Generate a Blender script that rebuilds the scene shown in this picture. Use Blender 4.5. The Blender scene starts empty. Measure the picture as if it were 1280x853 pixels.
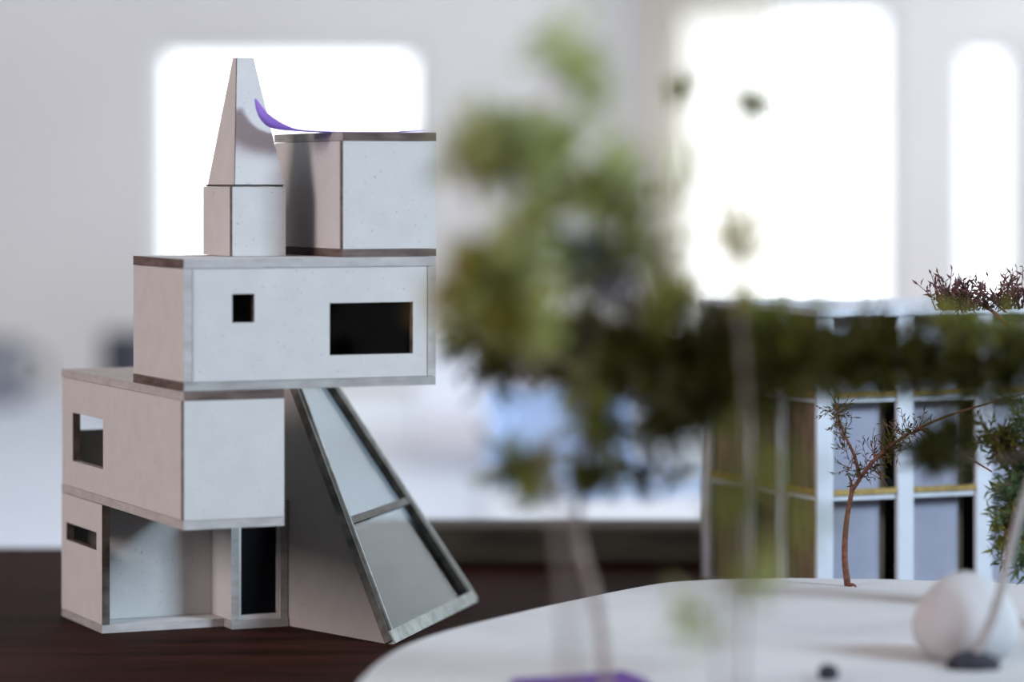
import bpy, bmesh, math, random
from mathutils import Vector, Matrix
random.seed(11)

sc = bpy.context.scene
COL = sc.collection

# ------------------------------------------------------------------ camera
F_PX, HORIZON, CAM_H = 4000.0, 230.0, 0.155        # focal length in pixels, horizon row, lens height above table top
cam_d = bpy.data.cameras.new('camera')
cam = bpy.data.objects.new('camera', cam_d)
COL.objects.link(cam)
cam.location = (0, 0, CAM_H)
cam.rotation_euler = (math.radians(90), 0, 0)
cam_d.sensor_width = 36.0
cam_d.lens = 36.0 * F_PX / 1280.0
cam_d.shift_y = -(426.5 - HORIZON) / 1280.0
cam_d.clip_start = 0.02
cam_d.clip_end = 60
cam_d.dof.use_dof = True
cam_d.dof.focus_distance = 1.085
cam_d.dof.aperture_fstop = 5.9
cam_d.dof.aperture_blades = 0
sc.camera = cam

# ------------------------------------------------------------------ sky, daylight, added fills, exposure
w = bpy.data.worlds.new('sky')
sc.world = w
w.use_nodes = True
w.node_tree.nodes['Background'].inputs['Color'].default_value = (0.93, 0.96, 1.0, 1)
w.node_tree.nodes['Background'].inputs['Strength'].default_value = 3.0


def area(name, loc, target, sx, sy, power, col):
    d = bpy.data.lights.new(name, 'AREA')
    d.shape = 'RECTANGLE'
    d.size, d.size_y, d.energy, d.color = sx, sy, power, col
    o = bpy.data.objects.new(name, d)
    COL.objects.link(o)
    o.location = loc
    o.rotation_euler = (Vector(target) - Vector(loc)).to_track_quat('-Z', 'Y').to_euler()
    return o


# daylight in the right wall's opening; added fills in the other openings
area('daylight_right', (2.17, -0.25, 1.42), (0.0, 0.75, 0.2), 0.9, 0.8, 134, (0.67, 0.84, 1.0))
area('fill_right_rear', (2.17, 2.75, 0.75), (0, 2.85, 0.55), 1.1, 1.3, 42, (0.92, 0.95, 1.0))  # added fill that brightens the back wall and rear table
area('warm_fill_left', (-2.17, -0.75, 1.20), (0, 0.6, 0.30), 1.1, 1.1, 82, (1.0, 0.82, 0.81))  # added warm fill for the left-facing cards, set in an unseen window
sc.view_settings.view_transform = 'Standard'
sc.view_settings.look = 'None'
sc.view_settings.exposure = 0.0
sc.view_settings.gamma = 1.0
sc.view_settings.use_curve_mapping = False
sc.cycles.max_bounces = 8
sc.cycles.transparent_max_bounces = 24
sc.cycles.sample_clamp_indirect = 6.0


# ------------------------------------------------------------------ helpers
def at(px, py, d):
    """a point seen at that place of the photograph, d metres in front of the lens"""
    return Vector(((px - 640) / F_PX * d, d, CAM_H - (py - HORIZON) / F_PX * d))


def on_plane(px, py, z):
    return at(px, py, (CAM_H - z) * F_PX / (py - HORIZON))


def tag(o, label=None, cat=None, group=None, kind=None):
    if label: o['label'] = label
    if cat: o['category'] = cat
    if group: o['group'] = group
    if kind: o['kind'] = kind
    return o


def empty(name, loc=(0, 0, 0), rz=0.0, parent=None):
    o = bpy.data.objects.new(name, None)
    o.empty_display_size = 0.02
    COL.objects.link(o)
    o.location = loc
    o.rotation_euler = (0, 0, rz)
    o.parent = parent
    return o


def mesh(name, verts, faces, mats, parent=None, fm=None, smooth=False):
    me = bpy.data.meshes.new(name)
    me.from_pydata([tuple(v) for v in verts], [], faces)
    for m in (mats if isinstance(mats, (list, tuple)) else [mats]):
        me.materials.append(m)
    if fm:
        me.polygons.foreach_set('material_index', fm)
    if smooth:
        me.polygons.foreach_set('use_smooth', [True] * len(me.polygons))
    me.update()
    o = bpy.data.objects.new(name, me)
    COL.objects.link(o)
    o.parent = parent
    return o


def recalc(o):
    bm = bmesh.new()
    bm.from_mesh(o.data)
    bmesh.ops.recalc_face_normals(bm, faces=bm.faces)
    bm.to_mesh(o.data)
    bm.free()
    return o


def box(name, lo, hi, mat, parent=None, bevel=0.0):
    bm = bmesh.new()
    bmesh.ops.create_cube(bm, size=1.0)
    for v in bm.verts:
        v.co = Vector([lo[i] + (v.co[i] + 0.5) * (hi[i] - lo[i]) for i in range(3)])
    if bevel:
        bmesh.ops.bevel(bm, geom=list(bm.edges), offset=bevel, segments=2, affect='EDGES', profile=0.5)
    me = bpy.data.meshes.new(name)
    bm.to_mesh(me)
    bm.free()
    me.materials.append(mat)
    o = bpy.data.objects.new(name, me)
    COL.objects.link(o)
    o.parent = parent
    return o


def beam(name, p, q, wdt, hgt, up, mat, parent):
    """rectangular bar from p to q; wdt across, hgt along up"""
    p, q, up = Vector(p), Vector(q), Vector(up)
    t = (q - p).normalized()
    s = t.cross(up).normalized()
    n = s.cross(t).normalized()
    vs = []
    for c in (p, q):
        for a, b in ((-1, -1), (1, -1), (1, 1), (-1, 1)):
            vs.append(c + s * (a * wdt / 2) + n * (b * hgt / 2))
    fs = [(0, 3, 2, 1), (4, 5, 6, 7), (0, 1, 5, 4), (1, 2, 6, 5), (2, 3, 7, 6), (3, 0, 4, 7)]
    return recalc(mesh(name, vs, fs, mat, parent))


def panel(name, o, e1, e2, en, L1, L2, t, holes, face_mat, edge1, edge2, parent):
    """card panel L1 x L2 with rectangular cut-outs, thickness t along en; edge1 covers cut edges
    that look along e1, edge2 those that look along e2"""
    o, e1, e2, en = Vector(o), Vector(e1), Vector(e2), Vector(en)
    xs = sorted({0.0, L1, *[h[0] for h in holes], *[h[1] for h in holes]})
    ys = sorted({0.0, L2, *[h[2] for h in holes], *[h[3] for h in holes]})
    nx, ny = len(xs) - 1, len(ys) - 1

    def solid(i, j):
        if i < 0 or j < 0 or i >= nx or j >= ny: return False
        cx, cy = (xs[i] + xs[i + 1]) / 2, (ys[j] + ys[j + 1]) / 2
        return not any(h[0] < cx < h[1] and h[2] < cy < h[3] for h in holes)
    vid, verts, faces, fm = {}, [], [], []

    def v(i, j, k):
        if (i, j, k) not in vid:
            vid[(i, j, k)] = len(verts)
            verts.append(o + e1 * xs[i] + e2 * ys[j] + en * (k * t))
        return vid[(i, j, k)]
    for i in range(nx):
        for j in range(ny):
            if not solid(i, j): continue
            faces.append((v(i, j, 0), v(i, j + 1, 0), v(i + 1, j + 1, 0), v(i + 1, j, 0))); fm.append(0)
            faces.append((v(i, j, 1), v(i + 1, j, 1), v(i + 1, j + 1, 1), v(i, j + 1, 1))); fm.append(0)
            for di, dj, a, b, m in ((-1, 0, (0, 0), (0, 1), 1), (1, 0, (1, 1), (1, 0), 1),
                                    (0, -1, (1, 0), (0, 0), 2), (0, 1, (0, 1), (1, 1), 2)):
                if not solid(i + di, j + dj):
                    A, B = (i + a[0], j + a[1]), (i + b[0], j + b[1])
                    faces.append((v(*A, 0), v(*B, 0), v(*B, 1), v(*A, 1))); fm.append(m)
    return recalc(mesh(name, verts, faces, [face_mat, edge1, edge2], parent, fm))


def tube_data(pts, r0, r1, n=6):
    vs, fs = [], []
    N = len(pts)
    for i, p in enumerate(pts):
        t = (pts[min(i + 1, N - 1)] - pts[max(i - 1, 0)]).normalized()
        a = t.orthogonal().normalized()
        b = t.cross(a)
        r = r0 + (r1 - r0) * i / max(1, N - 1)
        for k in range(n):
            an = 2 * math.pi * k / n
            vs.append(p + a * (r * math.cos(an)) + b * (r * math.sin(an)))
    for i in range(N - 1):
        for k in range(n):
            k2 = (k + 1) % n
            fs.append((i * n + k, i * n + k2, (i + 1) * n + k2, (i + 1) * n + k))
    fs.append(tuple(range(n - 1, -1, -1)))
    fs.append(tuple((N - 1) * n + k for k in range(n)))
    return vs, fs


def spline(pts, m=8):
    """Catmull-Rom through pts"""
    P = [pts[0] * 2 - pts[1]] + list(pts) + [pts[-1] * 2 - pts[-2]]
    out = []
    for i in range(1, len(P) - 2):
        for k in range(m):
            t = k / m
            a, b, c, d = P[i - 1], P[i], P[i + 1], P[i + 2]
            out.append(0.5 * ((2 * b) + (c - a) * t + (2 * a - 5 * b + 4 * c - d) * t * t + (3 * b - a - 3 * c + d) * t ** 3))
    out.append(pts[-1].copy())
    return out


# ------------------------------------------------------------------ materials
def new_mat(name):
    m = bpy.data.materials.new(name)
    m.use_nodes = True
    nt = m.node_tree
    return m, nt, nt.nodes['Principled BSDF']


def noisy(name, c1, c2, scale, rough=0.8, bump=0.0, detail=6, stretch=None, spec=0.3, ramp=(0.35, 0.65), bscale=None, bdist=0.001):
    m, nt, p = new_mat(name)
    tc = nt.nodes.new('ShaderNodeTexCoord')
    mp = nt.nodes.new('ShaderNodeMapping')
    if stretch: mp.inputs['Scale'].default_value = stretch
    nt.links.new(tc.outputs['Object'], mp.inputs['Vector'])
    n = nt.nodes.new('ShaderNodeTexNoise')
    n.inputs['Scale'].default_value = scale
    n.inputs['Detail'].default_value = detail
    nt.links.new(mp.outputs['Vector'], n.inputs['Vector'])
    r = nt.nodes.new('ShaderNodeValToRGB')
    r.color_ramp.elements[0].position, r.color_ramp.elements[1].position = ramp
    r.color_ramp.elements[0].color = (*c1, 1)
    r.color_ramp.elements[1].color = (*c2, 1)
    nt.links.new(n.outputs['Fac'], r.inputs['Fac'])
    nt.links.new(r.outputs['Color'], p.inputs['Base Color'])
    p.inputs['Roughness'].default_value = rough
    p.inputs['Specular IOR Level'].default_value = spec
    if bump:
        n2 = nt.nodes.new('ShaderNodeTexNoise')
        n2.inputs['Scale'].default_value = bscale or scale
        n2.inputs['Detail'].default_value = 4
        nt.links.new(mp.outputs['Vector'], n2.inputs['Vector'])
        b = nt.nodes.new('ShaderNodeBump')
        b.inputs['Strength'].default_value = bump
        b.inputs['Distance'].default_value = bdist
        nt.links.new(n2.outputs['Fac'], b.inputs['Height'])
        nt.links.new(b.outputs['Normal'], p.inputs['Normal'])
    return m


def card_mat(name, c, speck=0.55):
    """grey board: faint cloudy tone, sparse dark specks, paper tooth"""
    m, nt, p = new_mat(name)
    tc = nt.nodes.new('ShaderNodeTexCoord')
    n1 = nt.nodes.new('ShaderNodeTexNoise'); n1.inputs['Scale'].default_value = 120; n1.inputs['Detail'].default_value = 8
    n2 = nt.nodes.new('ShaderNodeTexNoise'); n2.inputs['Scale'].default_value = 900; n2.inputs['Detail'].default_value = 2
    nt.links.new(tc.outputs['Object'], n1.inputs['Vector'])
    nt.links.new(tc.outputs['Object'], n2.inputs['Vector'])
    r1 = nt.nodes.new('ShaderNodeValToRGB')
    r1.color_ramp.elements[0].position, r1.color_ramp.elements[1].position = 0.3, 0.7
    r1.color_ramp.elements[0].color = (c[0] * .93, c[1] * .93, c[2] * .93, 1)
    r1.color_ramp.elements[1].color = (*c, 1)
    r2 = nt.nodes.new('ShaderNodeValToRGB')
    r2.color_ramp.elements[0].position, r2.color_ramp.elements[1].position = 0.24, 0.31
    r2.color_ramp.elements[0].color = (speck, speck, speck, 1)
    r2.color_ramp.elements[1].color = (1, 1, 1, 1)
    mx = nt.nodes.new('ShaderNodeMix'); mx.data_type = 'RGBA'; mx.blend_type = 'MULTIPLY'
    mx.inputs['Factor'].default_value = 1.0
    nt.links.new(n1.outputs['Fac'], r1.inputs['Fac'])
    nt.links.new(n2.outputs['Fac'], r2.inputs['Fac'])
    nt.links.new(r1.outputs['Color'], mx.inputs['A'])
    nt.links.new(r2.outputs['Color'], mx.inputs['B'])
    nt.links.new(mx.outputs['Result'], p.inputs['Base Color'])
    p.inputs['Roughness'].default_value = 0.9
    p.inputs['Specular IOR Level'].default_value = 0.15
    b = nt.nodes.new('ShaderNodeBump'); b.inputs['Strength'].default_value = 0.25; b.inputs['Distance'].default_value = 0.0003
    nt.links.new(n2.outputs['Fac'], b.inputs['Height'])
    nt.links.new(b.outputs['Normal'], p.inputs['Normal'])
    return m


def leaf_mat(name, c1, c2, trans=0.35):
    m = bpy.data.materials.new(name)
    m.use_nodes = True
    nt = m.node_tree
    nt.nodes.clear()
    tc = nt.nodes.new('ShaderNodeTexCoord')
    n = nt.nodes.new('ShaderNodeTexNoise'); n.inputs['Scale'].default_value = 90; n.inputs['Detail'].default_value = 3
    nt.links.new(tc.outputs['Object'], n.inputs['Vector'])
    r = nt.nodes.new('ShaderNodeValToRGB')
    r.color_ramp.elements[0].position, r.color_ramp.elements[1].position = 0.35, 0.65
    r.color_ramp.elements[0].color = (*c1, 1); r.color_ramp.elements[1].color = (*c2, 1)
    nt.links.new(n.outputs['Fac'], r.inputs['Fac'])
    d = nt.nodes.new('ShaderNodeBsdfDiffuse'); t = nt.nodes.new('ShaderNodeBsdfTranslucent')
    nt.links.new(r.outputs['Color'], d.inputs['Color']); nt.links.new(r.outputs['Color'], t.inputs['Color'])
    mx = nt.nodes.new('ShaderNodeMixShader'); mx.inputs['Fac'].default_value = trans
    nt.links.new(d.outputs[0], mx.inputs[1]); nt.links.new(t.outputs[0], mx.inputs[2])
    o = nt.nodes.new('ShaderNodeOutputMaterial')
    nt.links.new(mx.outputs[0], o.inputs['Surface'])
    return m


def glass_mat(name, tint, gloss=0.1, rough=0.03):
    m = bpy.data.materials.new(name)
    m.use_nodes = True
    nt = m.node_tree
    nt.nodes.clear()
    t = nt.nodes.new('ShaderNodeBsdfTransparent'); t.inputs['Color'].default_value = (*tint, 1)
    g = nt.nodes.new('ShaderNodeBsdfGlossy'); g.inputs['Roughness'].default_value = rough
    mx = nt.nodes.new('ShaderNodeMixShader')
    mx.inputs['Fac'].default_value = gloss
    nt.links.new(t.outputs[0], mx.inputs[1]); nt.links.new(g.outputs[0], mx.inputs[2])
    o = nt.nodes.new('ShaderNodeOutputMaterial')
    nt.links.new(mx.outputs[0], o.inputs['Surface'])
    return m


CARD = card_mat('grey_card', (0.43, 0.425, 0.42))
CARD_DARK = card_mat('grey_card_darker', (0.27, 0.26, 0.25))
EDGE_BROWN = noisy('card_edge_burnt', (0.05, 0.032, 0.028), (0.12, 0.09, 0.08), 110, 0.85, ramp=(0.3, 0.7), stretch=(1, 1, 3))
EDGE_GREY = noisy('card_edge_grey', (0.20, 0.195, 0.19), (0.29, 0.285, 0.28), 110, 0.85, ramp=(0.3, 0.7), stretch=(1, 1, 3))
EDGE_LIGHT = noisy('card_edge_light', (0.27, 0.26, 0.255), (0.36, 0.35, 0.345), 110, 0.85, ramp=(0.3, 0.7), stretch=(1, 1, 3))
EDGE_DARK = noisy('card_edge_dark', (0.03, 0.025, 0.02), (0.10, 0.085, 0.075), 180, 0.8)
BAR_DARK = noisy('frame_bar_dark', (0.02, 0.018, 0.015), (0.07, 0.06, 0.05), 200, 0.55)
BAR_GREY = noisy('frame_bar_grey', (0.22, 0.21, 0.19), (0.34, 0.33, 0.30), 200, 0.7)
ACETATE = glass_mat('clear_acetate', (0.53, 0.59, 0.62), 0.085)
TINTED = glass_mat('dark_tinted_acetate', (0.34, 0.37, 0.42), 0.04)
DOOR_DARK = noisy('navy_black_card', (0.0015, 0.0018, 0.003), (0.003, 0.0035, 0.006), 40, 0.5, spec=0.08)
PURPLE = leaf_mat('lilac_paper', (0.46, 0.33, 0.76), (0.52, 0.38, 0.82), 0.5)
PURPLE_DEEP = noisy('deep_purple_paper', (0.055, 0.015, 0.14), (0.08, 0.025, 0.19), 60, 0.7)
WOOD = noisy('dark_stained_wood', (0.009, 0.0026, 0.0015), (0.027, 0.0080, 0.005), 14, 0.65, 0.15, stretch=(1, 9, 1), spec=0.04, bscale=60)
OLIVE_WOOD = noisy('olive_grey_wood', (0.020, 0.019, 0.014), (0.045, 0.042, 0.032), 30, 0.7, stretch=(1, 6, 6))
WHITE_BASE = noisy('white_base_board', (0.37, 0.37, 0.38), (0.43, 0.43, 0.435), 18, 0.7, 0.05, bscale=500)
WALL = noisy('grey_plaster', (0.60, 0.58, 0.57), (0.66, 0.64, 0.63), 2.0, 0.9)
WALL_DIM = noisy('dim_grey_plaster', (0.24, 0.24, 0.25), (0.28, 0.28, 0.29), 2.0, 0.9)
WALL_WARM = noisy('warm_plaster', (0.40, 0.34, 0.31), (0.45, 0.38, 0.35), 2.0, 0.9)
CEIL = noisy('ceiling_paint', (0.36, 0.34, 0.31), (0.40, 0.38, 0.35), 2.0, 0.9)
FLOOR = noisy('floor_boards', (0.10, 0.065, 0.045), (0.17, 0.11, 0.08), 5, 0.6, stretch=(6, 1, 1))
FRAME_W = noisy('white_window_paint', (0.70, 0.70, 0.70), (0.76, 0.76, 0.76), 5, 0.5)
WIN_GLASS = glass_mat('window_glass', (0.97, 0.98, 0.98), 0.03)
TABLE_W = noisy('pale_laminate', (0.66, 0.71, 0.80), (0.70, 0.75, 0.84), 3, 0.55)
PALE_BLUE = noisy('pale_blue_card', (0.36, 0.50, 0.74), (0.42, 0.56, 0.80), 5, 0.8)
PALE_WHITE = noisy('white_paper', (0.74, 0.76, 0.80), (0.80, 0.82, 0.86), 5, 0.8)
DARK_GREY = noisy('dark_upholstery', (0.035, 0.035, 0.05), (0.06, 0.06, 0.08), 20, 0.8)
MID_GREY = noisy('grey_glaze', (0.16, 0.16, 0.18), (0.20, 0.20, 0.23), 20, 0.5)
STEEL = noisy('dull_steel', (0.25, 0.25, 0.26), (0.33, 0.33, 0.34), 20, 0.4)
BARK = noisy('reddish_bark', (0.07, 0.028, 0.02), (0.15, 0.065, 0.045), 500, 0.85, 0.6, bscale=700)
BARK_GREY = noisy('grey_bark', (0.10, 0.075, 0.07), (0.20, 0.16, 0.14), 300, 0.85)
BARK_PALE = noisy('pale_bark', (0.22, 0.20, 0.20), (0.30, 0.28, 0.27), 300, 0.85)
LEAF_DARK = leaf_mat('dark_green_needles', (0.030, 0.030, 0.007), (0.065, 0.064, 0.014))
LEAF_OLIVE = leaf_mat('olive_needles', (0.10, 0.115, 0.022), (0.19, 0.20, 0.045))
LEAF_GREEN = leaf_mat('fresh_green_leaves', (0.27, 0.31, 0.10), (0.44, 0.48, 0.20), 0.5)
LEAF_YELLOW = leaf_mat('yellow_olive_leaves', (0.22, 0.19, 0.03), (0.40, 0.34, 0.07))
LEAF_BLUE = leaf_mat('grey_green_needles', (0.05, 0.085, 0.04), (0.11, 0.16, 0.085))
TIP_PURPLE = leaf_mat('dry_purple_tips', (0.07, 0.035, 0.04), (0.15, 0.08, 0.08), 0.2)
TIP_INDIGO = leaf_mat('indigo_grey_tips', (0.05, 0.05, 0.08), (0.10, 0.10, 0.14), 0.2)
POST = card_mat('pale_blue_white_card', (0.50, 0.54, 0.60), 0.8)
LILAC = card_mat('lilac_grey_card', (0.27, 0.28, 0.35), 0.8)
TAN = noisy('tan_rail_wood', (0.22, 0.15, 0.04), (0.34, 0.24, 0.08), 90, 0.7, stretch=(5, 5, 1))
BROWN_PANEL = noisy('brown_veneer', (0.12, 0.085, 0.055), (0.20, 0.15, 0.10), 60, 0.75, stretch=(5, 5, 1))
PEBBLE = noisy('pale_pebble', (0.33, 0.325, 0.335), (0.37, 0.365, 0.375), 60, 0.8, 0.2, bscale=200)
SHEER = leaf_mat('sheer_cream_cloth', (0.80, 0.76, 0.66), (0.86, 0.82, 0.73), 0.6)
_nt = SHEER.node_tree                       # open weave: most of the light passes between the threads
_mx = _nt.nodes.new('ShaderNodeMixShader'); _mx.inputs['Fac'].default_value = 0.38
_tr = _nt.nodes.new('ShaderNodeBsdfTransparent')
_out = [n for n in _nt.nodes if n.type == 'OUTPUT_MATERIAL'][0]
_src = _out.inputs['Surface'].links[0].from_socket
_nt.links.new(_tr.outputs[0], _mx.inputs[1]); _nt.links.new(_src, _mx.inputs[2]); _nt.links.new(_mx.outputs[0], _out.inputs['Surface'])
SOIL = noisy('dark_soil', (0.010, 0.010, 0.016), (0.03, 0.03, 0.04), 300, 0.9, 0.5)

# ------------------------------------------------------------------ the room
X0, X1, Y0, Y1, Z0, Z1 = -2.2, 2.2, -2.4, 4.2, -0.75, 1.95


def wall(name, o, e1, e2, en, L1, L2, holes, mat):
    return tag(panel(name, o, e1, e2, en, L1, L2, 0.06, holes, mat, FRAME_W, FRAME_W, None), kind='structure')


tag(box('floor', (X0, Y0, Z0 - 0.1), (X1, Y1, Z0), FLOOR), kind='structure')
tag(box('ceiling', (X0, Y0, Z1), (X1, Y1, Z1 + 0.1), CEIL), kind='structure')


def wx(px): return (px - 640) / F_PX * Y1
def wz(py): return CAM_H - (py - HORIZON) / F_PX * Y1


H1 = (wx(196) - X0, wx(526) - X0, wz(470) - Z0, wz(60) - Z0)
H2 = (wx(845) - X0, wx(1118) - X0, wz(560) - Z0, wz(8) - Z0)
H3 = (wx(1198) - X0, wx(1272) - X0, wz(560) - Z0, wz(58) - Z0)
H4 = (1.15 - X0, 2.05 - X0, wz(560) - Z0, 1.35 - Z0)  # unseen window added for the glazed wing's panes to reflect
wall('wall_back', (X0, Y1, Z0), (1, 0, 0), (0, 0, 1), (0, 1, 0), X1 - X0, Z1 - Z0, [H1, H2, H3, H4], WALL)
HR = [(1.70, 2.60, 1.77, 2.57), (4.6, 5.7, 0.85, 2.15)]  # second opening and its window added for the rear fill
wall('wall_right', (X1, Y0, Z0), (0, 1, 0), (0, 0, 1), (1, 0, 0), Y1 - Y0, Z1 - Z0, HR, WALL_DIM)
HL = [(1.1, 2.2, 1.4, 2.5)]  # unseen opening and window added to hold the warm fill
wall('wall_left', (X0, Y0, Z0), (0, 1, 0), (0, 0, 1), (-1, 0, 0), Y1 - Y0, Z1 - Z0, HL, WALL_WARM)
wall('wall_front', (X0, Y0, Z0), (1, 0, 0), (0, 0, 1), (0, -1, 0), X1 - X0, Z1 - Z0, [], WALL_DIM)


def window(name, o, e1, e2, en, h):
    """frame, cross bars and panes in the opening h of a wall"""
    root = tag(empty(name), kind='structure')
    o, e1, e2, en = Vector(o), Vector(e1), Vector(e2), Vector(en)
    a0, a1, b0, b1 = h
    base = o + en * 0.03

    def P(a, b): return base + e1 * a + e2 * b
    fw = 0.012
    for p, q in ((P(a0 + fw / 2, b0), P(a0 + fw / 2, b1)), (P(a1 - fw / 2, b0), P(a1 - fw / 2, b1))):
        beam('window_frame', p, q, fw, 0.03, en, FRAME_W, root)
    for p, q in ((P(a0 + fw, b0 + fw / 2), P(a1 - fw, b0 + fw / 2)), (P(a0 + fw, b1 - fw / 2), P(a1 - fw, b1 - fw / 2))):
        beam('window_frame', p, q, fw, 0.03, en, FRAME_W, root)
    panel('pane', P(a0 + fw, b0 + fw), e1, e2, en, a1 - a0 - 2 * fw, b1 - b0 - 2 * fw, 0.004, [], WIN_GLASS, WIN_GLASS, WIN_GLASS, root)
    return root


window('window_1', (X0, Y1, Z0), (1, 0, 0), (0, 0, 1), (0, 1, 0), H1)
window('window_2', (X0, Y1, Z0), (1, 0, 0), (0, 0, 1), (0, 1, 0), H2)
window('window_3', (X0, Y1, Z0), (1, 0, 0), (0, 0, 1), (0, 1, 0), H3)
window('window_4', (X0, Y1, Z0), (1, 0, 0), (0, 0, 1), (0, 1, 0), H4)
for i, h in enumerate(HR): window('window_%d' % (5 + i), (X1, Y0, Z0), (0, 1, 0), (0, 0, 1), (1, 0, 0), h)
window('window_7', (X0, Y0, Z0), (0, 1, 0), (0, 0, 1), (-1, 0, 0), HL[0])

# sheer curtain gathered at one side of the second window
cu = empty('sheer_curtain', (wx(815), Y1 - 0.06, wz(600)))
tag(cu, 'gathered cream sheer curtain at the side of the large bright window', 'curtain')
vs, fs = [], []
cw, ch, n = wx(965) - wx(815), wz(-40) - wz(600), 60
for i in range(n + 1):
    t = i / n
    yy = 0.018 * math.sin(t * 2 * math.pi * 5.5)
    vs += [(t * cw, yy, 0), (t * cw, yy * .8, ch)]
    if i < n: fs.append((2 * i, 2 * i + 2, 2 * i + 3, 2 * i + 1))
cl = mesh('cloth', vs, fs, SHEER, cu, smooth=True)
cl.modifiers.new('thickness', 'SOLIDIFY').thickness = 0.001
v_, f_ = tube_data([Vector((-0.05, 0, ch + .008)), Vector((cw * 3.2, 0, ch + .008))], .008, .008, 10)
mesh('rod', v_, f_, STEEL, cu, smooth=True)

# ------------------------------------------------------------------ tables
tb = empty('work_table', (0.05, 0.75, Z0))
tag(tb, 'dark brown stained wooden table carrying the cardboard models', 'table')
box('table_top', (-0.95, -0.62, 0.715), (0.95, 0.615, 0.75), WOOD, tb, 0.003)
for sx in (-1, 1):
    for sy in (-1, 1):
        box('leg', (sx * 0.86 - 0.03, sy * 0.52 - 0.03, 0), (sx * 0.86 + 0.03, sy * 0.52 + 0.03, 0.715), WOOD, tb, 0.003)
for sy in (-1, 1):
    box('apron', (-0.83, sy * 0.52 - 0.01, 0.63), (0.83, sy * 0.52 + 0.01, 0.715), WOOD, tb)

wt = empty('rear_table', (0.0, 2.94, Z0))
tag(wt, 'long pale bluish white table standing behind the dark table', 'table')
box('table_top', (-1.0, -0.97, 0.62), (1.0, 0.97, 0.65), TABLE_W, wt, 0.004)
for sx in (-1, 1):
    for sy in (-1, 1):
        box('leg', (sx * 0.92 - 0.02, sy * 0.88 - 0.02, 0), (sx * 0.92 + 0.02, sy * 0.88 + 0.02, 0.62), STEEL, wt)

tag(box('wood_batten', (-0.075, 1.302, 0.0), (0.155, 1.338, 0.0150), OLIVE_WOOD, None, 0.0015),
    'low olive grey wooden batten along the far edge of the dark table', 'batten')
bpy.data.objects['wood_batten'].rotation_euler = (0, 0, 0)

# ------------------------------------------------------------------ the cardboard house
ROT = math.radians(24)
ORG = on_plane(77, 770, 0.0)
house = empty('house_model', ORG, ROT)
tag(house, 'grey cardboard house model of stacked boxes with a pointed tower and sloping glazed wing', 'model house')
MM = 0.001
T = 2.8


def L(a, b, z): return Vector((a * MM, -b * MM, z * MM))


EA, EB, EZ = Vector((1, 0, 0)), Vector((0, -1, 0)), Vector((0, 0, 1))


def pan_front(name, a0, a1, z0, z1, b, parent, holes=(), t=T, fm=CARD, e1=EDGE_GREY, e2=EDGE_GREY):
    """upright panel whose outer face looks along +b (to the viewer); holes in (a0,a1,z0,z1)"""
    hs = [((h[0] - a0) * MM, (h[1] - a0) * MM, (h[2] - z0) * MM, (h[3] - z0) * MM) for h in holes]
    return panel(name, L(a0, b - t, z0), EA, EZ, EB, (a1 - a0) * MM, (z1 - z0) * MM, t * MM, hs, fm, e1, e2, parent)


def pan_side(name, b0, b1, z0, z1, a, parent, holes=(), t=T, fm=CARD, e1=EDGE_LIGHT, e2=EDGE_GREY):
    """upright panel occupying a..a+t"""
    hs = [((h[0] - b0) * MM, (h[1] - b0) * MM, (h[2] - z0) * MM, (h[3] - z0) * MM) for h in holes]
    return panel(name, L(a, b0, z0), EB, EZ, EA, (b1 - b0) * MM, (z1 - z0) * MM, t * MM, hs, fm, e1, e2, parent)


def pan_flat(name, a0, a1, b0, b1, z, parent, t=T, fm=CARD, e1=EDGE_BROWN, e2=EDGE_GREY, holes=()):
    """level panel occupying z..z+t; e1 = edges at both a ends, e2 = edges at both b ends"""
    hs = [((h[0] - a0) * MM, (h[1] - a0) * MM, (h[2] - b0) * MM, (h[3] - b0) * MM) for h in holes]
    return panel(name, L(a0, b0, z), EA, EB, EZ, (a1 - a0) * MM, (b1 - b0) * MM, t * MM, hs, fm, e1, e2, parent)


G = 0.15   # open joint between cards

# ground storey
gs = empty('ground_storey', (0, 0, 0), 0, house)
pan_flat('base_card', 0, 44, 0, 50, 0, gs, e1=EDGE_GREY, e2=EDGE_LIGHT)
pan_side('side_wall', 0, 50, T + G, 44.3, 0, gs, [(6.2, 43.5, 28.0, 34.2)], e1=EDGE_DARK, e2=EDGE_BROWN)
pan_front('recessed_wall', T + G, 44, T + G, 44.3, 37, gs)
pan_front('rear_wall', T + G, 44, T + G, 44.3, T, gs)

pan_side('side_wall', T + G, 34, T + G, 44.3, 41.2, gs)  # unseen wall added to stop light leaking in behind the slit
pan_flat('roof_card', 34.2, 44, 0, 37, 44.4, gs, t=1.2)  # unseen roof strip added to close the same light leak
# entrance box
en = empty('entrance_box', (0, 0, 0), 0, house)
pan_flat('base_card', 44.2, 65, 20, 58.6, 0, en, e1=EDGE_GREY, e2=EDGE_GREY)
pan_side('side_wall', 20, 58, T + G, 41.5, 44.2, en, e1=EDGE_GREY)
pan_side('side_wall', 20, 58, T + G, 41.5, 62.2, en, e1=EDGE_GREY)
pan_front('door_frame', 47.2, 62.0, T + G, 41.5, 57.4, en, [(48.0, 61.4, 4.6, 36.6)], t=2.0)
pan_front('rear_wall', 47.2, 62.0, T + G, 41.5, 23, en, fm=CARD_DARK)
pan_flat('roof_card', 44.2, 65, 20, 58, 41.5, en, e1=EDGE_GREY)
pan_front('door', 48.1, 61.3, 4.7, 36.5, 55.9, en, t=.8, fm=DOOR_DARK, e1=DOOR_DARK, e2=DOOR_DARK)

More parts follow.
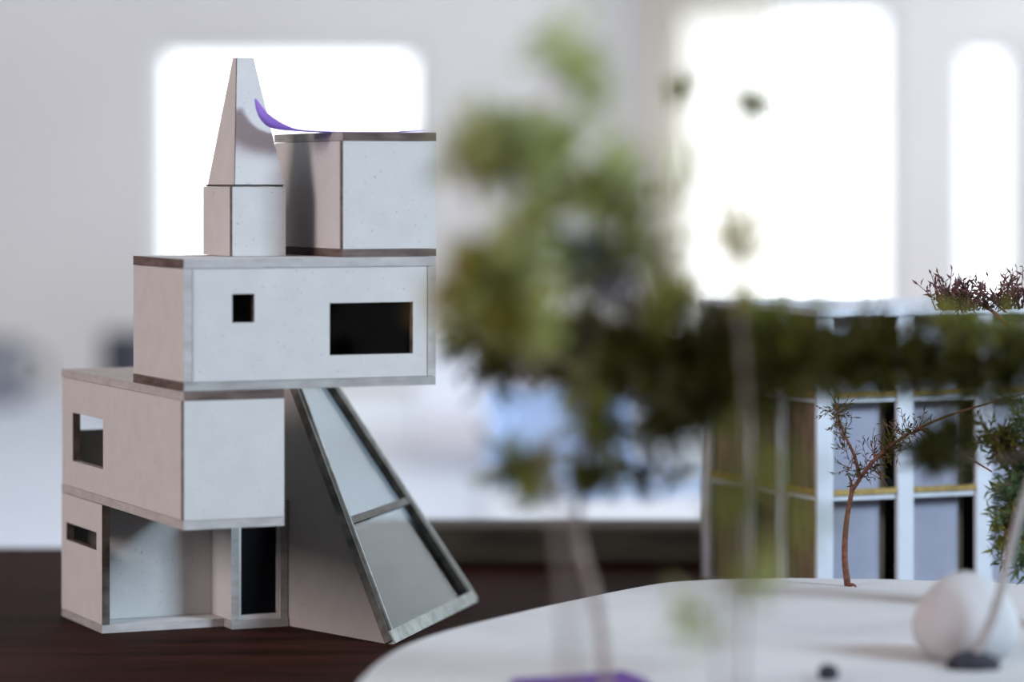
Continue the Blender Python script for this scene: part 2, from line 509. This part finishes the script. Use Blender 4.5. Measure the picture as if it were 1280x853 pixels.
# lower box
lb = empty('lower_box', (0, 0, 0), 0, house)
z0, z1 = 44.5, 88.6
pan_flat('floor_card', 0, 34, 0, 140, z0, lb, e1=EDGE_LIGHT, e2=EDGE_LIGHT)
pan_flat('roof_card', 0, 34, 0, 140, z1 - T, lb, e1=EDGE_LIGHT, e2=EDGE_BROWN)
pan_side('side_wall', 0, 140 - T - G, z0 + T + G, z1 - T - G, 0.25, lb, [(13.3, 50.5, 56.6, 73.8)], e1=EDGE_DARK, e2=EDGE_GREY)
pan_side('side_wall', 0, 140 - T - G, z0 + T + G, z1 - T - G, 34 - T, lb)
pan_front('front_wall', 0.1, 34, z0 + T + G, z1 - T - G, 139.9, lb, e1=EDGE_BROWN)
pan_front('rear_wall', T + .4, 34 - T - G, z0 + T + G, z1 - T - G, T, lb, [(3.6, 27, 66.5, 80)])

# middle box
mb = empty('middle_box', (0, 0, 0), 0, house)
z0, z1 = 88.75, 131.0
pan_flat('floor_card', 0, 87, 86, 140, z0, mb, e2=EDGE_GREY)
pan_flat('roof_card', 0, 87, 86, 140, z1 - T - .2, mb, t=T + .2, e2=EDGE_LIGHT)
pan_side('side_wall', 86, 140, z0 + T + G, z1 - T - .2 - G, 0.1, mb)
pan_side('side_wall', 86, 140, z0 + T + G, z1 - T - .2 - G, 87 - T, mb)
pan_front('front_wall', T + .35, 87 - T - .25, z0 + T + G, z1 - T - .2 - G, 139.7, mb,
          [(16.4, 23.9, 110.4, 119.6), (49.8, 79.0, 99.2, 116.2)], e1=EDGE_DARK, e2=EDGE_DARK)
pan_front('rear_wall', T + .35, 87 - T - .25, z0 + T + G, z1 - T - .2 - G, 86 + T, mb)

for a_, b_, c_, d_ in ((14.5, 25.8, 108.5, 121.4), (47.5, 81.0, 97.0, 118.2)):
    pan_front('pane', a_, b_, c_, d_, 139.7 - T - .1, mb, t=.5, fm=TINTED, e1=TINTED, e2=TINTED)
# upper box
ub = empty('upper_box', (0, 0, 0), 0, house)
z0, z1 = 131.15, 172.0
pan_flat('floor_card', 55, 88, 72, 138, z0, ub, t=2.4, e2=EDGE_BROWN)
pan_flat('roof_card', 55, 88, 72, 138, z1 - T, ub, e1=EDGE_GREY, e2=EDGE_BROWN)
pan_side('side_wall', 72, 138 - T - G, z0 + 2.4 + G, z1 - T - G, 55.2, ub, e1=EDGE_BROWN)
pan_side('side_wall', 72, 138 - T - G, z0 + 2.4 + G, z1 - T - G, 88 - T, ub)
pan_front('front_wall', 55.1, 88, z0 + 2.4 + G, z1 - T - G, 138, ub, e1=EDGE_BROWN)
pan_front('rear_wall', 58.2, 88 - T - G, z0 + 2.4 + G, z1 - T - G, 72 + T, ub)

pan_flat('support_card', 53, 87, 70, 85.9, 128.2, ub, t=2.8)
# tower shaft and spire
tw = empty('tower', (0, 0, 0), 0, house)
a0, a1, b0, b1 = 24.5, 43.2, 86.3, 116.0
pan_side('side_wall', b0, b1 - 2 - G, 131.15, 154.0, a0, tw, t=2, e1=EDGE_BROWN)
pan_side('side_wall', b0, b1 - 2 - G, 131.15, 154.0, a1 - 2, tw, t=2)
pan_front('front_wall', a0 + .1, a1, 131.15, 154.0, b1, tw, t=2, e1=EDGE_BROWN)
pan_front('rear_wall', a0 + 2.1, a1 - 2.1, 131.15, 154.0, b0 + 2, tw, t=2)
pan_flat('shaft_cap', a0 + .7, a1 - .7, b0 + .7, b1 - .7, 154.05, tw, t=0.7, fm=EDGE_DARK, e1=EDGE_DARK, e2=EDGE_DARK)
sp = empty('spire', (0, 0, 0), 0, house)


def quad_card(name, c, t, parent, face=CARD, edge=EDGE_BROWN):
    c = [L(*p) for p in c]
    n = (c[1] - c[0]).cross(c[3] - c[0]).normalized()
    mid = sum(c, Vector()) / 4
    if n.dot(mid - L(33, 101, mid.z / MM)) > 0: n = -n
    vs = c + [p + n * (t * MM) for p in c]
    fs = [(0, 1, 2, 3), (7, 6, 5, 4), (0, 4, 5, 1), (1, 5, 6, 2), (2, 6, 7, 3), (3, 7, 4, 0)]
    return recalc(mesh(name, vs, fs, [face, edge], parent, [0, 0, 1, 1, 1, 1]))


zb, zt = 154.8, 197.0
B4 = [(a0 + 1, b1), (a1 - .3, b1), (a1 - .3, b0 + 2), (a0 + 1, b0 + 2)]
T4 = [(29.7, 106.0), (35.5, 106.0), (35.5, 102.0), (29.7, 102.0)]
quad_card('front_panel', [(*B4[0], zb), (*B4[1], zb), (*T4[1], zt), (*T4[0], zt)], 1.4, sp)
quad_card('side_panel', [(B4[0][0] - .1, B4[0][1] - .6, zb), (B4[3][0] - .1, B4[3][1], zb), (T4[3][0] - .1, T4[3][1], zt), (T4[0][0] - .1, T4[0][1] - .6, zt)], 1.4, sp)
quad_card('side_panel', [(*B4[1], zb), (*B4[2], zb), (*T4[2], zt), (*T4[1], zt)], 1.4, sp)
quad_card('rear_panel', [(*B4[2], zb), (*B4[3], zb), (*T4[3], zt), (*T4[2], zt)], 1.4, sp)

# sloping glazed wing
gw = empty('glazed_wing', (0, 0, 0), 0, house)
A, B = (80.4, 113.3, 0), (148.0, 26.5, 0)
P1, P2 = (65.2, 57.0, 87.5), (87.0, 29.5, 87.5)
A, B, P1, P2 = [L(*p) for p in (A, B, P1, P2)]
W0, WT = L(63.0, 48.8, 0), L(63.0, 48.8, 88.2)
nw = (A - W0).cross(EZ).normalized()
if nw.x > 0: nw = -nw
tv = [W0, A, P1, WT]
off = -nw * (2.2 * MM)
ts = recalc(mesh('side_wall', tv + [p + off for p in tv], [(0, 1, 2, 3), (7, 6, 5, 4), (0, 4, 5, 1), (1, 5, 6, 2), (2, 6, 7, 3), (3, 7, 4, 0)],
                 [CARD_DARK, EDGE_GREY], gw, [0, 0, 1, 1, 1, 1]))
nrm = (B - A).cross(P1 - A).normalized()
if nrm.z < 0: nrm = -nrm
lift = nrm * (1.0 * MM)
beam('rail', A + lift, P1 + lift, 2.6 * MM, 2.6 * MM, nrm, BAR_DARK, gw)
alongAB = (B - A).normalized()
beam('rail_edge', A + lift * 1.3 + alongAB * 2.2 * MM, P1 + lift * 1.3 + alongAB * 2.2 * MM, 1.2 * MM, 3.2 * MM, nrm, BAR_GREY, gw)
beam('rail', B + lift, P2 + lift, 3.6 * MM, 3.0 * MM, nrm, BAR_DARK, gw)
beam('rail_edge', B + lift * 1.3 + alongAB * 2.4 * MM, P2 + lift * 1.3 + alongAB * 2.4 * MM, 1.4 * MM, 3.0 * MM, nrm, BAR_GREY, gw)
sill = beam('sill', A + Vector((0, 0, 1.4 * MM)) + nrm * MM, B + Vector((0, 0, 1.4 * MM)) + nrm * MM, 4.6 * MM, 2.6 * MM, nrm, BAR_GREY, gw)
beam('top_rail', P1, P2, 3 * MM, 3 * MM, nrm, BAR_DARK, gw)
m0, m1 = A.lerp(P1, 0.437), B.lerp(P2, 0.437)
beam('mid_rail', m0 + lift, m1 + lift, 2.6 * MM, 2.4 * MM, nrm, BAR_DARK, gw)
for q in ((A, B, m1, m0), (m0, m1, P2, P1)):
    vs = [p + lift * .2 for p in q] + [p - lift * .4 for p in q]
    recalc(mesh('pane', vs, [(0, 1, 2, 3), (7, 6, 5, 4), (0, 4, 5, 1), (1, 5, 6, 2), (2, 6, 7, 3), (3, 7, 4, 0)], ACETATE, gw))

# purple paper strip curling from the roof of the upper box to the spire
fe = [(29.2, 126.5, 182.9), (32.4, 127, 178.8), (35.7, 127, 176.3), (39.8, 127, 174.2), (44.8, 127, 172.9), (56.2, 129, 172.35), (70.3, 131, 172.3), (80.5, 132, 172.4), (86.5, 132, 172.9)]
be = [(33.0, 114.3, 183.1), (33.9, 114, 179.1), (35.6, 114, 176.0), (38.4, 114, 173.9), (43.1, 114, 173.0), (56.2, 112, 172.35), (70.3, 112, 172.3), (80.5, 112, 172.4), (86.5, 112, 172.9)]
fe = spline([L(*p) for p in fe], 5)
be = spline([L(*p) for p in be], 5)
vs, fs = [], []
for p, q in zip(fe, be):
    vs += [p, q]
for i in range(len(fe) - 1):
    fs.append((2 * i, 2 * i + 1, 2 * i + 3, 2 * i + 2))
pp = mesh('purple_paper', vs, fs, PURPLE, None, smooth=True)
pp.matrix_world = Matrix.Translation(ORG) @ Matrix.Rotation(ROT, 4, 'Z')
md = pp.modifiers.new('thickness', 'SOLIDIFY'); md.thickness = 0.0002; md.offset = 1
tag(pp, 'lilac paper strip on the top box, its end curling up against the spire', 'paper')

# ------------------------------------------------------------------ white freeform base board
rim = [(450, 851), (473, 828), (506, 808), (565, 787), (670, 761), (735, 747), (768, 740), (817, 731), (853, 727), (915, 724), (980, 723), (1060, 724), (1126, 725)]
ZB = 0.017
pts = [on_plane(x, y, ZB) for x, y in rim]
pts += [Vector((0.19, 1.095, ZB)), Vector((0.245, 1.04, ZB)), Vector((0.28, 0.95, ZB)), Vector((0.285, 0.82, ZB)), Vector((0.25, 0.70, ZB)),
        Vector((0.17, 0.62, ZB)), Vector((0.06, 0.62, ZB)), Vector((-0.02, 0.69, ZB)), Vector((-0.044, 0.78, ZB)), Vector((-0.0445, 0.84, ZB))]
outline = spline(pts + [pts[0]], 6)[:-1]
N = len(outline)
LAY = [(0.0002, 0.0055), (0.0057, 0.0112), (0.0114, ZB)]
base = empty('base_board', (0.1, 0.87, 0))
tag(base, 'white freeform layered base board carrying the little trees', 'base board')
cen = Vector((0.1, 0.87, 0))
for i, (lo, hi) in enumerate(LAY):
    vs = [Vector((p.x, p.y, lo)) - cen for p in outline] + [Vector((p.x, p.y, hi)) - cen for p in outline]
    fs = [tuple(range(N - 1, -1, -1)), tuple(range(N, 2 * N))] + [(k, (k + 1) % N, N + (k + 1) % N, N + k) for k in range(N)]
    recalc(mesh('board_layer', vs, fs, WHITE_BASE, base))

# ------------------------------------------------------------------ second model: columned block
pv = empty('pavilion_model', on_plane(1022, 230 + CAM_H * F_PX / 1.165, 0.0), ROT)
tag(pv, 'pale cardboard model of a columned block with tan floor rails behind the white base', 'model house')
AW, BD, HT = 108.5, 92.0, 109.0           # front width, depth, height; origin at the near corner, b runs negative (away)
pan_flat('base_card', 0, AW, -BD, 0, 0, pv, t=2, e1=EDGE_GREY, e2=EDGE_GREY)
pan_flat('roof_card', -1, AW + 1, -BD - 1, 1, HT - 2.6, pv, t=2.6, fm=POST, e1=POST, e2=POST)
for z in (39.0, 75.0):
    pan_flat('floor_card', 1.2, AW - 1.2, -BD + 1.2, -1.2, z, pv, t=1.6, fm=POST, e1=POST, e2=POST)
for a in (0.0, 34.0, 68.0, AW - 6.5):
    pan_front('column', a, a + 6.5, 2, HT - 2.6, 0, pv, t=2.2, fm=POST, e1=POST, e2=POST)
for b in (-32, -57, -92):
    pan_side('column', b, b + 7, 2, HT - 2.6, 0, pv, t=2.2, fm=POST, e1=POST, e2=POST)
bays = [(6.5, 34.0), (40.5, 68.0), (74.5, AW - 6.5)]
for (l, r) in bays:
    for z in (41.0, 77.0):
        pan_front('rail', l + .1, r - .1, z, z + 2.0, -0.4, pv, t=1.6, fm=TAN, e1=TAN, e2=TAN)
    for zl, zh in ((2, 39), (40.6, 75), (76.6, HT - 2.6)):
        pan_front('wall_panel', l - 1, l + 23.6, zl, zh, -7, pv, t=1.6, fm=LILAC, e1=EDGE_DARK, e2=EDGE_GREY)
        pan_front('dark_panel', l + 24.0, r + 1, zl, zh, -12, pv, t=1.6, fm=BROWN_PANEL, e1=EDGE_DARK, e2=EDGE_DARK)
for (l, r) in ((-25, -3), (-50, -32), (-85, -57)):
    for z in (41.0, 77.0):
        pan_side('rail', l + .1, r - .1, z, z + 2.4, 0.3, pv, t=1.6, fm=TAN, e1=TAN, e2=TAN)
    for zl, zh in ((2, 39), (40.6, 75), (76.6, HT - 2.6)):
        pan_side('wall_panel', l - 1, r + 1, zl, zh, 3.2, pv, t=1.6, fm=BROWN_PANEL, e1=EDGE_DARK, e2=EDGE_GREY)
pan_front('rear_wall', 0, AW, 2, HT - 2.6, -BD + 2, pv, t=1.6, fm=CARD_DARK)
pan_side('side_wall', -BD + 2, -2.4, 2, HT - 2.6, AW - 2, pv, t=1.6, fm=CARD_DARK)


# ------------------------------------------------------------------ sprigs used as miniature trees
def rnd_dir():
    while True:
        v = Vector((random.uniform(-1, 1), random.uniform(-1, 1), random.uniform(-1, 1)))
        if 0.05 < v.length < 1: return v.normalized()


def leaf(vs, fs, p, d, ln, wd):
    s = d.cross(rnd_dir()).normalized()
    n = d.cross(s) * (wd * 0.25)
    i = len(vs)
    vs += [p, p + d * (ln * .45) + s * (wd / 2) + n, p + d * ln, p + d * (ln * .45) - s * (wd / 2) + n]
    fs += [(i, i + 1, i + 2), (i, i + 2, i + 3)]


def sprig(name, label, trunk, branches, tufts, bark, group=None, r=0.0013):
    """trunk: points; branches: list of point lists; tufts: (part, points, twigs, twig length, leaves per twig, leaf length, leaf width, material, up)"""
    root = empty(name, trunk[0])
    tag(root, label, 'plant', group)
    o0 = trunk[0]

    def tube(part, pl, ra, rb):
        v, f = tube_data([p - o0 for p in spline(pl, 6)], ra, rb)
        return mesh(part, v, f, bark, root, smooth=True)
    if len(trunk) > 1:
        tube('stem', trunk, r, r * .65)
    for bl in branches:
        tube('branch', bl, r * .6, r * .25)
    for part, pl, ntw, tl, nl, ll, lw, mat, up in tufts:
        path = spline(pl, 8) if len(pl) > 1 else [pl[0]]
        lv, lf, tv_, tf = [], [], [], []
        for k in range(ntw):
            t = random.random() * (len(path) - 1)
            i = min(int(t), max(0, len(path) - 2))
            p = path[i].lerp(path[min(i + 1, len(path) - 1)], t - i) - o0
            d = (rnd_dir() + Vector((0, 0, up))).normalized()
            ln = tl * random.uniform(.5, 1.15)
            e = p + d * ln + rnd_dir() * (ln * .15)
            tv0, tf0 = tube_data([p, p.lerp(e, .5) + rnd_dir() * (ln * .06), e], r * .16, r * .08, 3)
            off_ = len(tv_)
            tv_ += tv0
            tf += [tuple(x + off_ for x in f) for f in tf0]
            for q in range(nl):
                s = (q + random.random()) / nl
                dd = (d * 0.9 + rnd_dir()).normalized()
                leaf(lv, lf, p.lerp(e, s), dd, ll * random.uniform(.6, 1.2), lw)
        tag(mesh('twigs', tv_, tf, bark, root), kind='stuff')
        tag(mesh(part, lv, lf, mat, root), kind='stuff')
    return root


DK, OL, GR, YE, BL = LEAF_DARK, LEAF_OLIVE, LEAF_GREEN, LEAF_YELLOW, LEAF_BLUE
# the sharp twig tree near the far rim of the base board
d = on_plane(1060, 733, ZB).y
sprig('twig_tree', 'crooked reddish brown twig tree with sparse needles rooted near the white board rim',
      [at(1060, 735, d), at(1056, 700, d), at(1057, 665, d), at(1060, 640, d), at(1066, 610, d)],
      [[at(1063, 632, d), at(1064, 605, d - .001), at(1061, 595, d - .002)],
       [at(1066, 612, d), at(1085, 585, d - .004), at(1110, 560, d - .01), at(1150, 535, d - .02), at(1200, 515, d - .03), at(1290, 490, d - .04)],
       [at(1075, 600, d), at(1068, 570, d + .003), at(1052, 535, d + .006), at(1045, 505, d + .01)],
       [at(1150, 535, d - .02), at(1190, 560, d - .02), at(1240, 590, d - .02)],
       [at(1058, 733, d), at(1066, 731, d - .002), at(1070, 734, d - .003)]],
      [('needles', [at(1070, 600, d), at(1052, 545, d), at(1046, 505, d)], 40, .008, 7, .0024, .0005, DK, .4),
       ('needles', [at(1080, 590, d), at(1115, 558, d - .01), at(1160, 532, d - .02)], 60, .010, 8, .0026, .0005, DK, .4)],
      BARK, r=.0012)
# sprig at the right margin
d = 1.04
sprig('heather_sprig', 'dense needle sprig with dry purple tips at the side of the columned model',
      [on_plane(1300, 790, ZB), at(1306, 700, d), at(1300, 600, d), at(1310, 480, d), at(1330, 360, d)],
      [[at(1300, 600, d), at(1270, 570, d), at(1240, 545, d - .01)], [at(1303, 660, d), at(1280, 650, d), at(1255, 668, d - .01)],
       [at(1310, 480, d), at(1270, 420, d + .03), at(1235, 385, d + .05), at(1200, 372, d + .05)]],
      [('needles', [at(1290, 700, d), at(1280, 620, d), at(1285, 520, d)], 150, .012, 20, .0045, .0009, BL, 0),
       ('needles', [at(1265, 560, d), at(1232, 540, d - .01)], 40, .009, 14, .004, .0009, DK, 0),
       ('needles', [at(1278, 650, d), at(1256, 668, d)], 40, .008, 14, .004, .0009, OL, 0),
       ('dry_tips', [at(1290, 385, d + .05), at(1235, 388, d + .05), at(1170, 388, d + .05)], 85, .013, 9, .0032, .0009, TIP_PURPLE, 1.3),
       ('dry_tips', [at(1210, 372, d + .05), at(1195, 382, d + .05)], 30, .006, 10, .003, .0009, TIP_PURPLE, .6)],
      BARK, r=.0016)
# dark spreading tree in front of the gap between the two models
d = .84
sprig('overhanging_tree', 'dark needle tree whose flat canopy hangs before the front of the columned model',
      [on_plane(1330, 230 + (CAM_H - ZB) * F_PX / d, ZB), at(1335, 760, d), at(1320, 600, d), at(1290, 490, d)],
      [[at(1290, 490, d), at(1200, 460, d), at(1100, 450, d), at(1030, 460, d)], [at(1310, 560, d), at(1240, 575, d + .02), at(1170, 560, d + .03)]],
      [('needles', [at(1030, 455, d), at(1090, 440, d), at(1130, 470, d)], 200, .010, 18, .005, .0010, DK, .1),
       ('needles', [at(1150, 565, d + .03), at(1205, 550, d + .03)], 70, .009, 14, .0045, .0009, DK, 0.0),
       ('needles', [at(1130, 440, d), at(1220, 470, d), at(1300, 450, d)], 150, .013, 16, .005, .0010, DK, 0.0),
       ('needles', [at(1180, 420, d), at(1290, 420, d)], 50, .010, 14, .005, .0010, OL, 0.0)],
      BARK_GREY)
d = .77
sprig('spreading_tree', 'spreading dark olive needle tree on a thin leaning stem between the two models',
      [on_plane(765, 230 + (CAM_H - ZB) * F_PX / d, ZB), at(748, 770, d), at(722, 660, d), at(735, 560, d), at(760, 470, d)],
      [[at(760, 480, d), at(700, 450, d), at(640, 430, d + .02), at(590, 420, d + .02)], [at(760, 480, d), at(830, 460, d), at(900, 455, d)],
       [at(735, 560, d), at(690, 575, d), at(650, 590, d)], [at(728, 590, d), at(790, 596, d + .02), at(880, 590, d + .04)],
       [at(745, 545, d), at(800, 535, d), at(850, 500, d)]],
      [('needles', [at(592, 428, d + .04), at(650, 432, d + .03), at(710, 440, d + .02), at(760, 430, d)], 165, 0.0126, 24, .005, .0011, DK, -.1),
       ('needles', [at(780, 420, d), at(840, 440, d), at(900, 470, d), at(960, 460, d), at(1010, 450, d)], 200, 0.0172, 26, .005, .0011, DK, 0),
       ('needles', [at(930, 420, d), at(980, 410, d)], 40, 0.0126, 22, .005, .0010, OL, 0),
       ('needles', [at(745, 560, d), at(750, 500, d), at(760, 450, d)], 65, 0.0103, 18, .005, .0010, OL, 0),
       ('needles', [at(800, 530, d), at(850, 510, d), at(890, 490, d)], 60, 0.0115, 18, .005, .0010, DK, 0),
       ('needles', [at(640, 590, d), at(670, 580, d)], 35, 0.0103, 16, .005, .0010, OL, 0),
       ('needles', [at(700, 596, d), at(760, 597, d), at(860, 592, d + .03)], 30, 0.0046, 16, .005, .0010, DK, 0),
       ('needles', [at(835, 395, d), at(850, 370, d)], 20, 0.0069, 14, .005, .0010, OL, .8)],
      BARK_GREY)
# tall leafy plant close to the lens
d = .64
sprig('tall_leafy_plant', 'tall loose light green plant with arching leafy shoots above the white board',
      [on_plane(700, 230 + (CAM_H - ZB) * F_PX / d, ZB), at(712, 800, d), at(690, 600, d), at(650, 420, d), at(645, 300, d), at(665, 190, d)],
      [[at(665, 190, d), at(690, 110, d), at(720, 40, d)], [at(655, 230, d), at(620, 175, d), at(585, 195, d)], [at(660, 260, d), at(720, 220, d), at(770, 240, d)],
       [at(650, 400, d), at(625, 370, d), at(590, 375, d)], [at(690, 600, d), at(730, 450, d), at(755, 340, d)], [at(660, 210, d), at(610, 210, d), at(595, 220, d)]],
      [('leaves', [at(655, 410, d), at(645, 320, d), at(660, 220, d)], 26, .013, 7, .008, .0026, GR, 0),
       ('leaves', [at(655, 220, d), at(680, 140, d), at(700, 80, d), at(715, 50, d)], 24, .014, 6, .008, .0026, GR, 0),
       ('leaves', [at(580, 200, d), at(610, 175, d), at(660, 165, d)], 15, .010, 6, .008, .0026, GR, 0),
       ('leaves', [at(690, 200, d), at(740, 220, d), at(790, 240, d)], 23, .013, 7, .008, .0026, GR, 0),
       ('leaves', [at(740, 250, d), at(790, 290, d), at(800, 330, d)], 15, .012, 7, .008, .0024, OL, 0),
       ('leaves', [at(590, 210, d), at(605, 195, d)], 7, .007, 7, .007, .0026, YE, 0),
       ('leaves', [at(580, 375, d), at(620, 360, d), at(665, 380, d)], 44, .009, 8, .007, .0026, YE, 0),
       ('seed_head', [at(735, 310, d + .1), at(760, 350, d + .1)], 34, .010, 10, .006, .0018, TIP_INDIGO, 0)],
      BARK_GREY, r=.0009)
d = .74
sprig('flower_stalk', 'thin pale stalk with small yellow olive flower heads against the bright window',
      [on_plane(925, 230 + (CAM_H - ZB) * F_PX / d, ZB), at(930, 800, d), at(935, 560, d), at(925, 400, d), at(920, 280, d), at(938, 135, d)],
      [[at(925, 330, d), at(880, 200, d), at(850, 112, d)]],
      [('flower_head', [at(940, 128, d)], 16, .0035, 8, .003, .0014, OL, 0),
       ('flower_head', [at(843, 108, d), at(856, 112, d)], 12, .0035, 7, .003, .0013, OL, 0),
       ('flower_head', [at(915, 265, d), at(925, 300, d), at(930, 370, d)], 16, .006, 7, .0045, .0012, YE, 0)],
      BARK_GREY, r=.0005)
d = .66
sprig('low_leafy_sprig', 'low thin green sprig standing on the white board before the columned model',
      [on_plane(900, 230 + (CAM_H - ZB) * F_PX / d, ZB), at(905, 900, d), at(900, 780, d), at(920, 700, d), at(945, 600, d)],
      [[at(900, 800, d), at(870, 760, d), at(862, 740, d)], [at(908, 750, d), at(945, 725, d), at(985, 640, d)]],
      [('leaves', [at(868, 760, d), at(872, 790, d)], 10, .007, 5, .005, .0018, GR, 0),
       ('leaves', [at(935, 735, d), at(955, 725, d)], 8, .006, 5, .005, .0018, GR, 0),
       ('leaves', [at(905, 700, d), at(930, 600, d), at(960, 520, d)], 15, .014, 6, .006, .0018, OL, 0),
       ('leaves', [at(960, 690, d), at(990, 600, d)], 9, .012, 6, .006, .0018, OL, 0)],
      BARK_GREY, r=.0006)


# ------------------------------------------------------------------ things on the base board
def stone(name, c, sx, sy, sz, mat, label, cat, seed, group=None):
    rs = random.Random(seed)
    bm = bmesh.new()
    bmesh.ops.create_icosphere(bm, subdivisions=3, radius=1.0)
    ph = [rs.uniform(0, 6) for _ in range(6)]
    for v in bm.verts:
        k = 1 + .06 * math.sin(2.3 * v.co.x + ph[0]) + .06 * math.sin(2.9 * v.co.y + ph[1]) + .05 * math.sin(3.3 * v.co.z + ph[2])
        v.co = Vector((v.co.x * sx * k, v.co.y * sy * k, max(v.co.z * k, -.72) * sz))
    lo = min(v.co.z for v in bm.verts)
    for v in bm.verts: v.co.z -= lo
    me = bpy.data.meshes.new(name)
    bm.to_mesh(me); bm.free()
    me.materials.append(mat)
    me.polygons.foreach_set('use_smooth', [True] * len(me.polygons))
    o = bpy.data.objects.new(name, me)
    COL.objects.link(o)
    o.location = c
    return tag(o, label, cat, group)


c = on_plane(1205, 822, ZB)
stone('pebble', (c.x, c.y, ZB), .0155, .014, .0145, PEBBLE, 'large pale rounded pebble on the white base board', 'stone', 3)
c = on_plane(1036, 850, ZB)
stone('dark_pebble', (c.x, c.y, ZB), .0032, .003, .0026, SOIL, 'tiny dark pebble lying alone on the white base board', 'stone', 5)
c = on_plane(1215, 836, ZB)
st = sprig('bare_stalk', 'leaning grey stalk in a dark clump of soil before the pale pebble',
           [c + Vector((0, 0, .002)), at(1238, 780, c.y), at(1252, 735, c.y), at(1275, 640, c.y), at(1300, 560, c.y)], [], [], BARK_PALE, r=.0016)
bm = bmesh.new()
bmesh.ops.create_icosphere(bm, subdivisions=3, radius=1.0)
for v in bm.verts:
    k = 1 + .12 * math.sin(4 * v.co.x + 1) * math.sin(3.5 * v.co.y)
    v.co = Vector((v.co.x * .0075 * k, v.co.y * .006 * k, max(v.co.z, -.2) * .0042 * k - .0011))
me = bpy.data.meshes.new('soil_clump'); bm.to_mesh(me); bm.free(); me.materials.append(SOIL)
so = bpy.data.objects.new('soil_clump', me); COL.objects.link(so); so.parent = st

pf = [on_plane(640, 853, ZB), on_plane(720, 848, ZB), on_plane(778, 843, ZB), on_plane(806, 853, ZB), Vector((.045, .80, ZB)), Vector((-.005, .80, ZB))]
z = ZB + .0004
n = len(pf)
vs = [Vector((p.x, p.y, z)) for p in pf] + [Vector((p.x, p.y, z + .0006)) for p in pf]
tag(recalc(mesh('purple_card', vs, [tuple(range(n)), tuple(range(2 * n - 1, n - 1, -1))] + [(k, (k + 1) % n, n + (k + 1) % n, n + k) for k in range(n)], PURPLE_DEEP)),
    'deep purple card lying flat on the white base board', 'card')


# ------------------------------------------------------------------ blurred things behind
ZT = Z0 + .65


def mug(px, dd, rad, h, mat, label):
    r_ = empty('mug', ((px - 640) / F_PX * dd, dd, ZT))
    tag(r_, label, 'mug')
    prof = [(0, 0), (rad * .86, 0), (rad * .95, h * .06), (rad, h * .5), (rad, h), (rad * .9, h), (rad * .9, h * .1), (0, h * .08)]
    vs, fs, n = [], [], 24
    for r, z in prof:
        for k in range(n):
            vs.append((r * math.cos(k * 2 * math.pi / n), r * math.sin(k * 2 * math.pi / n), z))
    for i in range(len(prof) - 1):
        for k in range(n):
            fs.append((i * n + k, i * n + (k + 1) % n, (i + 1) * n + (k + 1) % n, (i + 1) * n + k))
    mesh('cup', vs, fs, mat, r_, smooth=True)
    hp = spline([Vector((rad * .95, 0, h * .8)), Vector((rad * 1.5, 0, h * .72)), Vector((rad * 1.55, 0, h * .4)), Vector((rad * .95, 0, h * .22))], 6)
    v, f = tube_data(hp, rad * .13, rad * .13, 8)
    mesh('handle', v, f, mat, r_, smooth=True)


mug(162, 3.66, .032, .085, DARK_GREY, 'dark mug at the back of the pale rear table')
mug(-6, 3.7, .036, .075, MID_GREY, 'grey mug at the back of the pale rear table')

def pbox(name, px, d, wdt, dep, h, mat, label, cat):
    x = (px - 640) / F_PX * d
    r_ = empty(name, (x, d, ZT))
    tag(r_, label, cat)
    box('body', (-wdt / 2, -dep / 2, 0), (wdt / 2, dep / 2, h * .8), mat, r_, .003)
    box('lid', (-wdt / 2 - .003, -dep / 2 - .003, h * .8), (wdt / 2 + .003, dep / 2 + .003, h), mat, r_, .003)
    return r_


pbox('storage_box', 700, 2.9, .13, .12, .075, PALE_BLUE, 'pale blue lidded box on the rear pale table', 'box')
pbox('paper_box', 600, 3.1, .12, .10, .10, PALE_WHITE, 'white lidded paper box on the rear pale table', 'box')
for i, (px, dd) in enumerate(((770, 2.5), (840, 2.7))):
    o = box('paper_sheet', (-.1, -.07, 0), (.1, .07, .004), (PALE_WHITE, PALE_BLUE)[i])
    o.location = ((px - 640) / F_PX * dd, dd, ZT + .0005)
    tag(o, ('white sheet stack lying on the rear pale table', 'pale blue folder lying flat on the rear pale table')[i], ('paper', 'folder')[i])
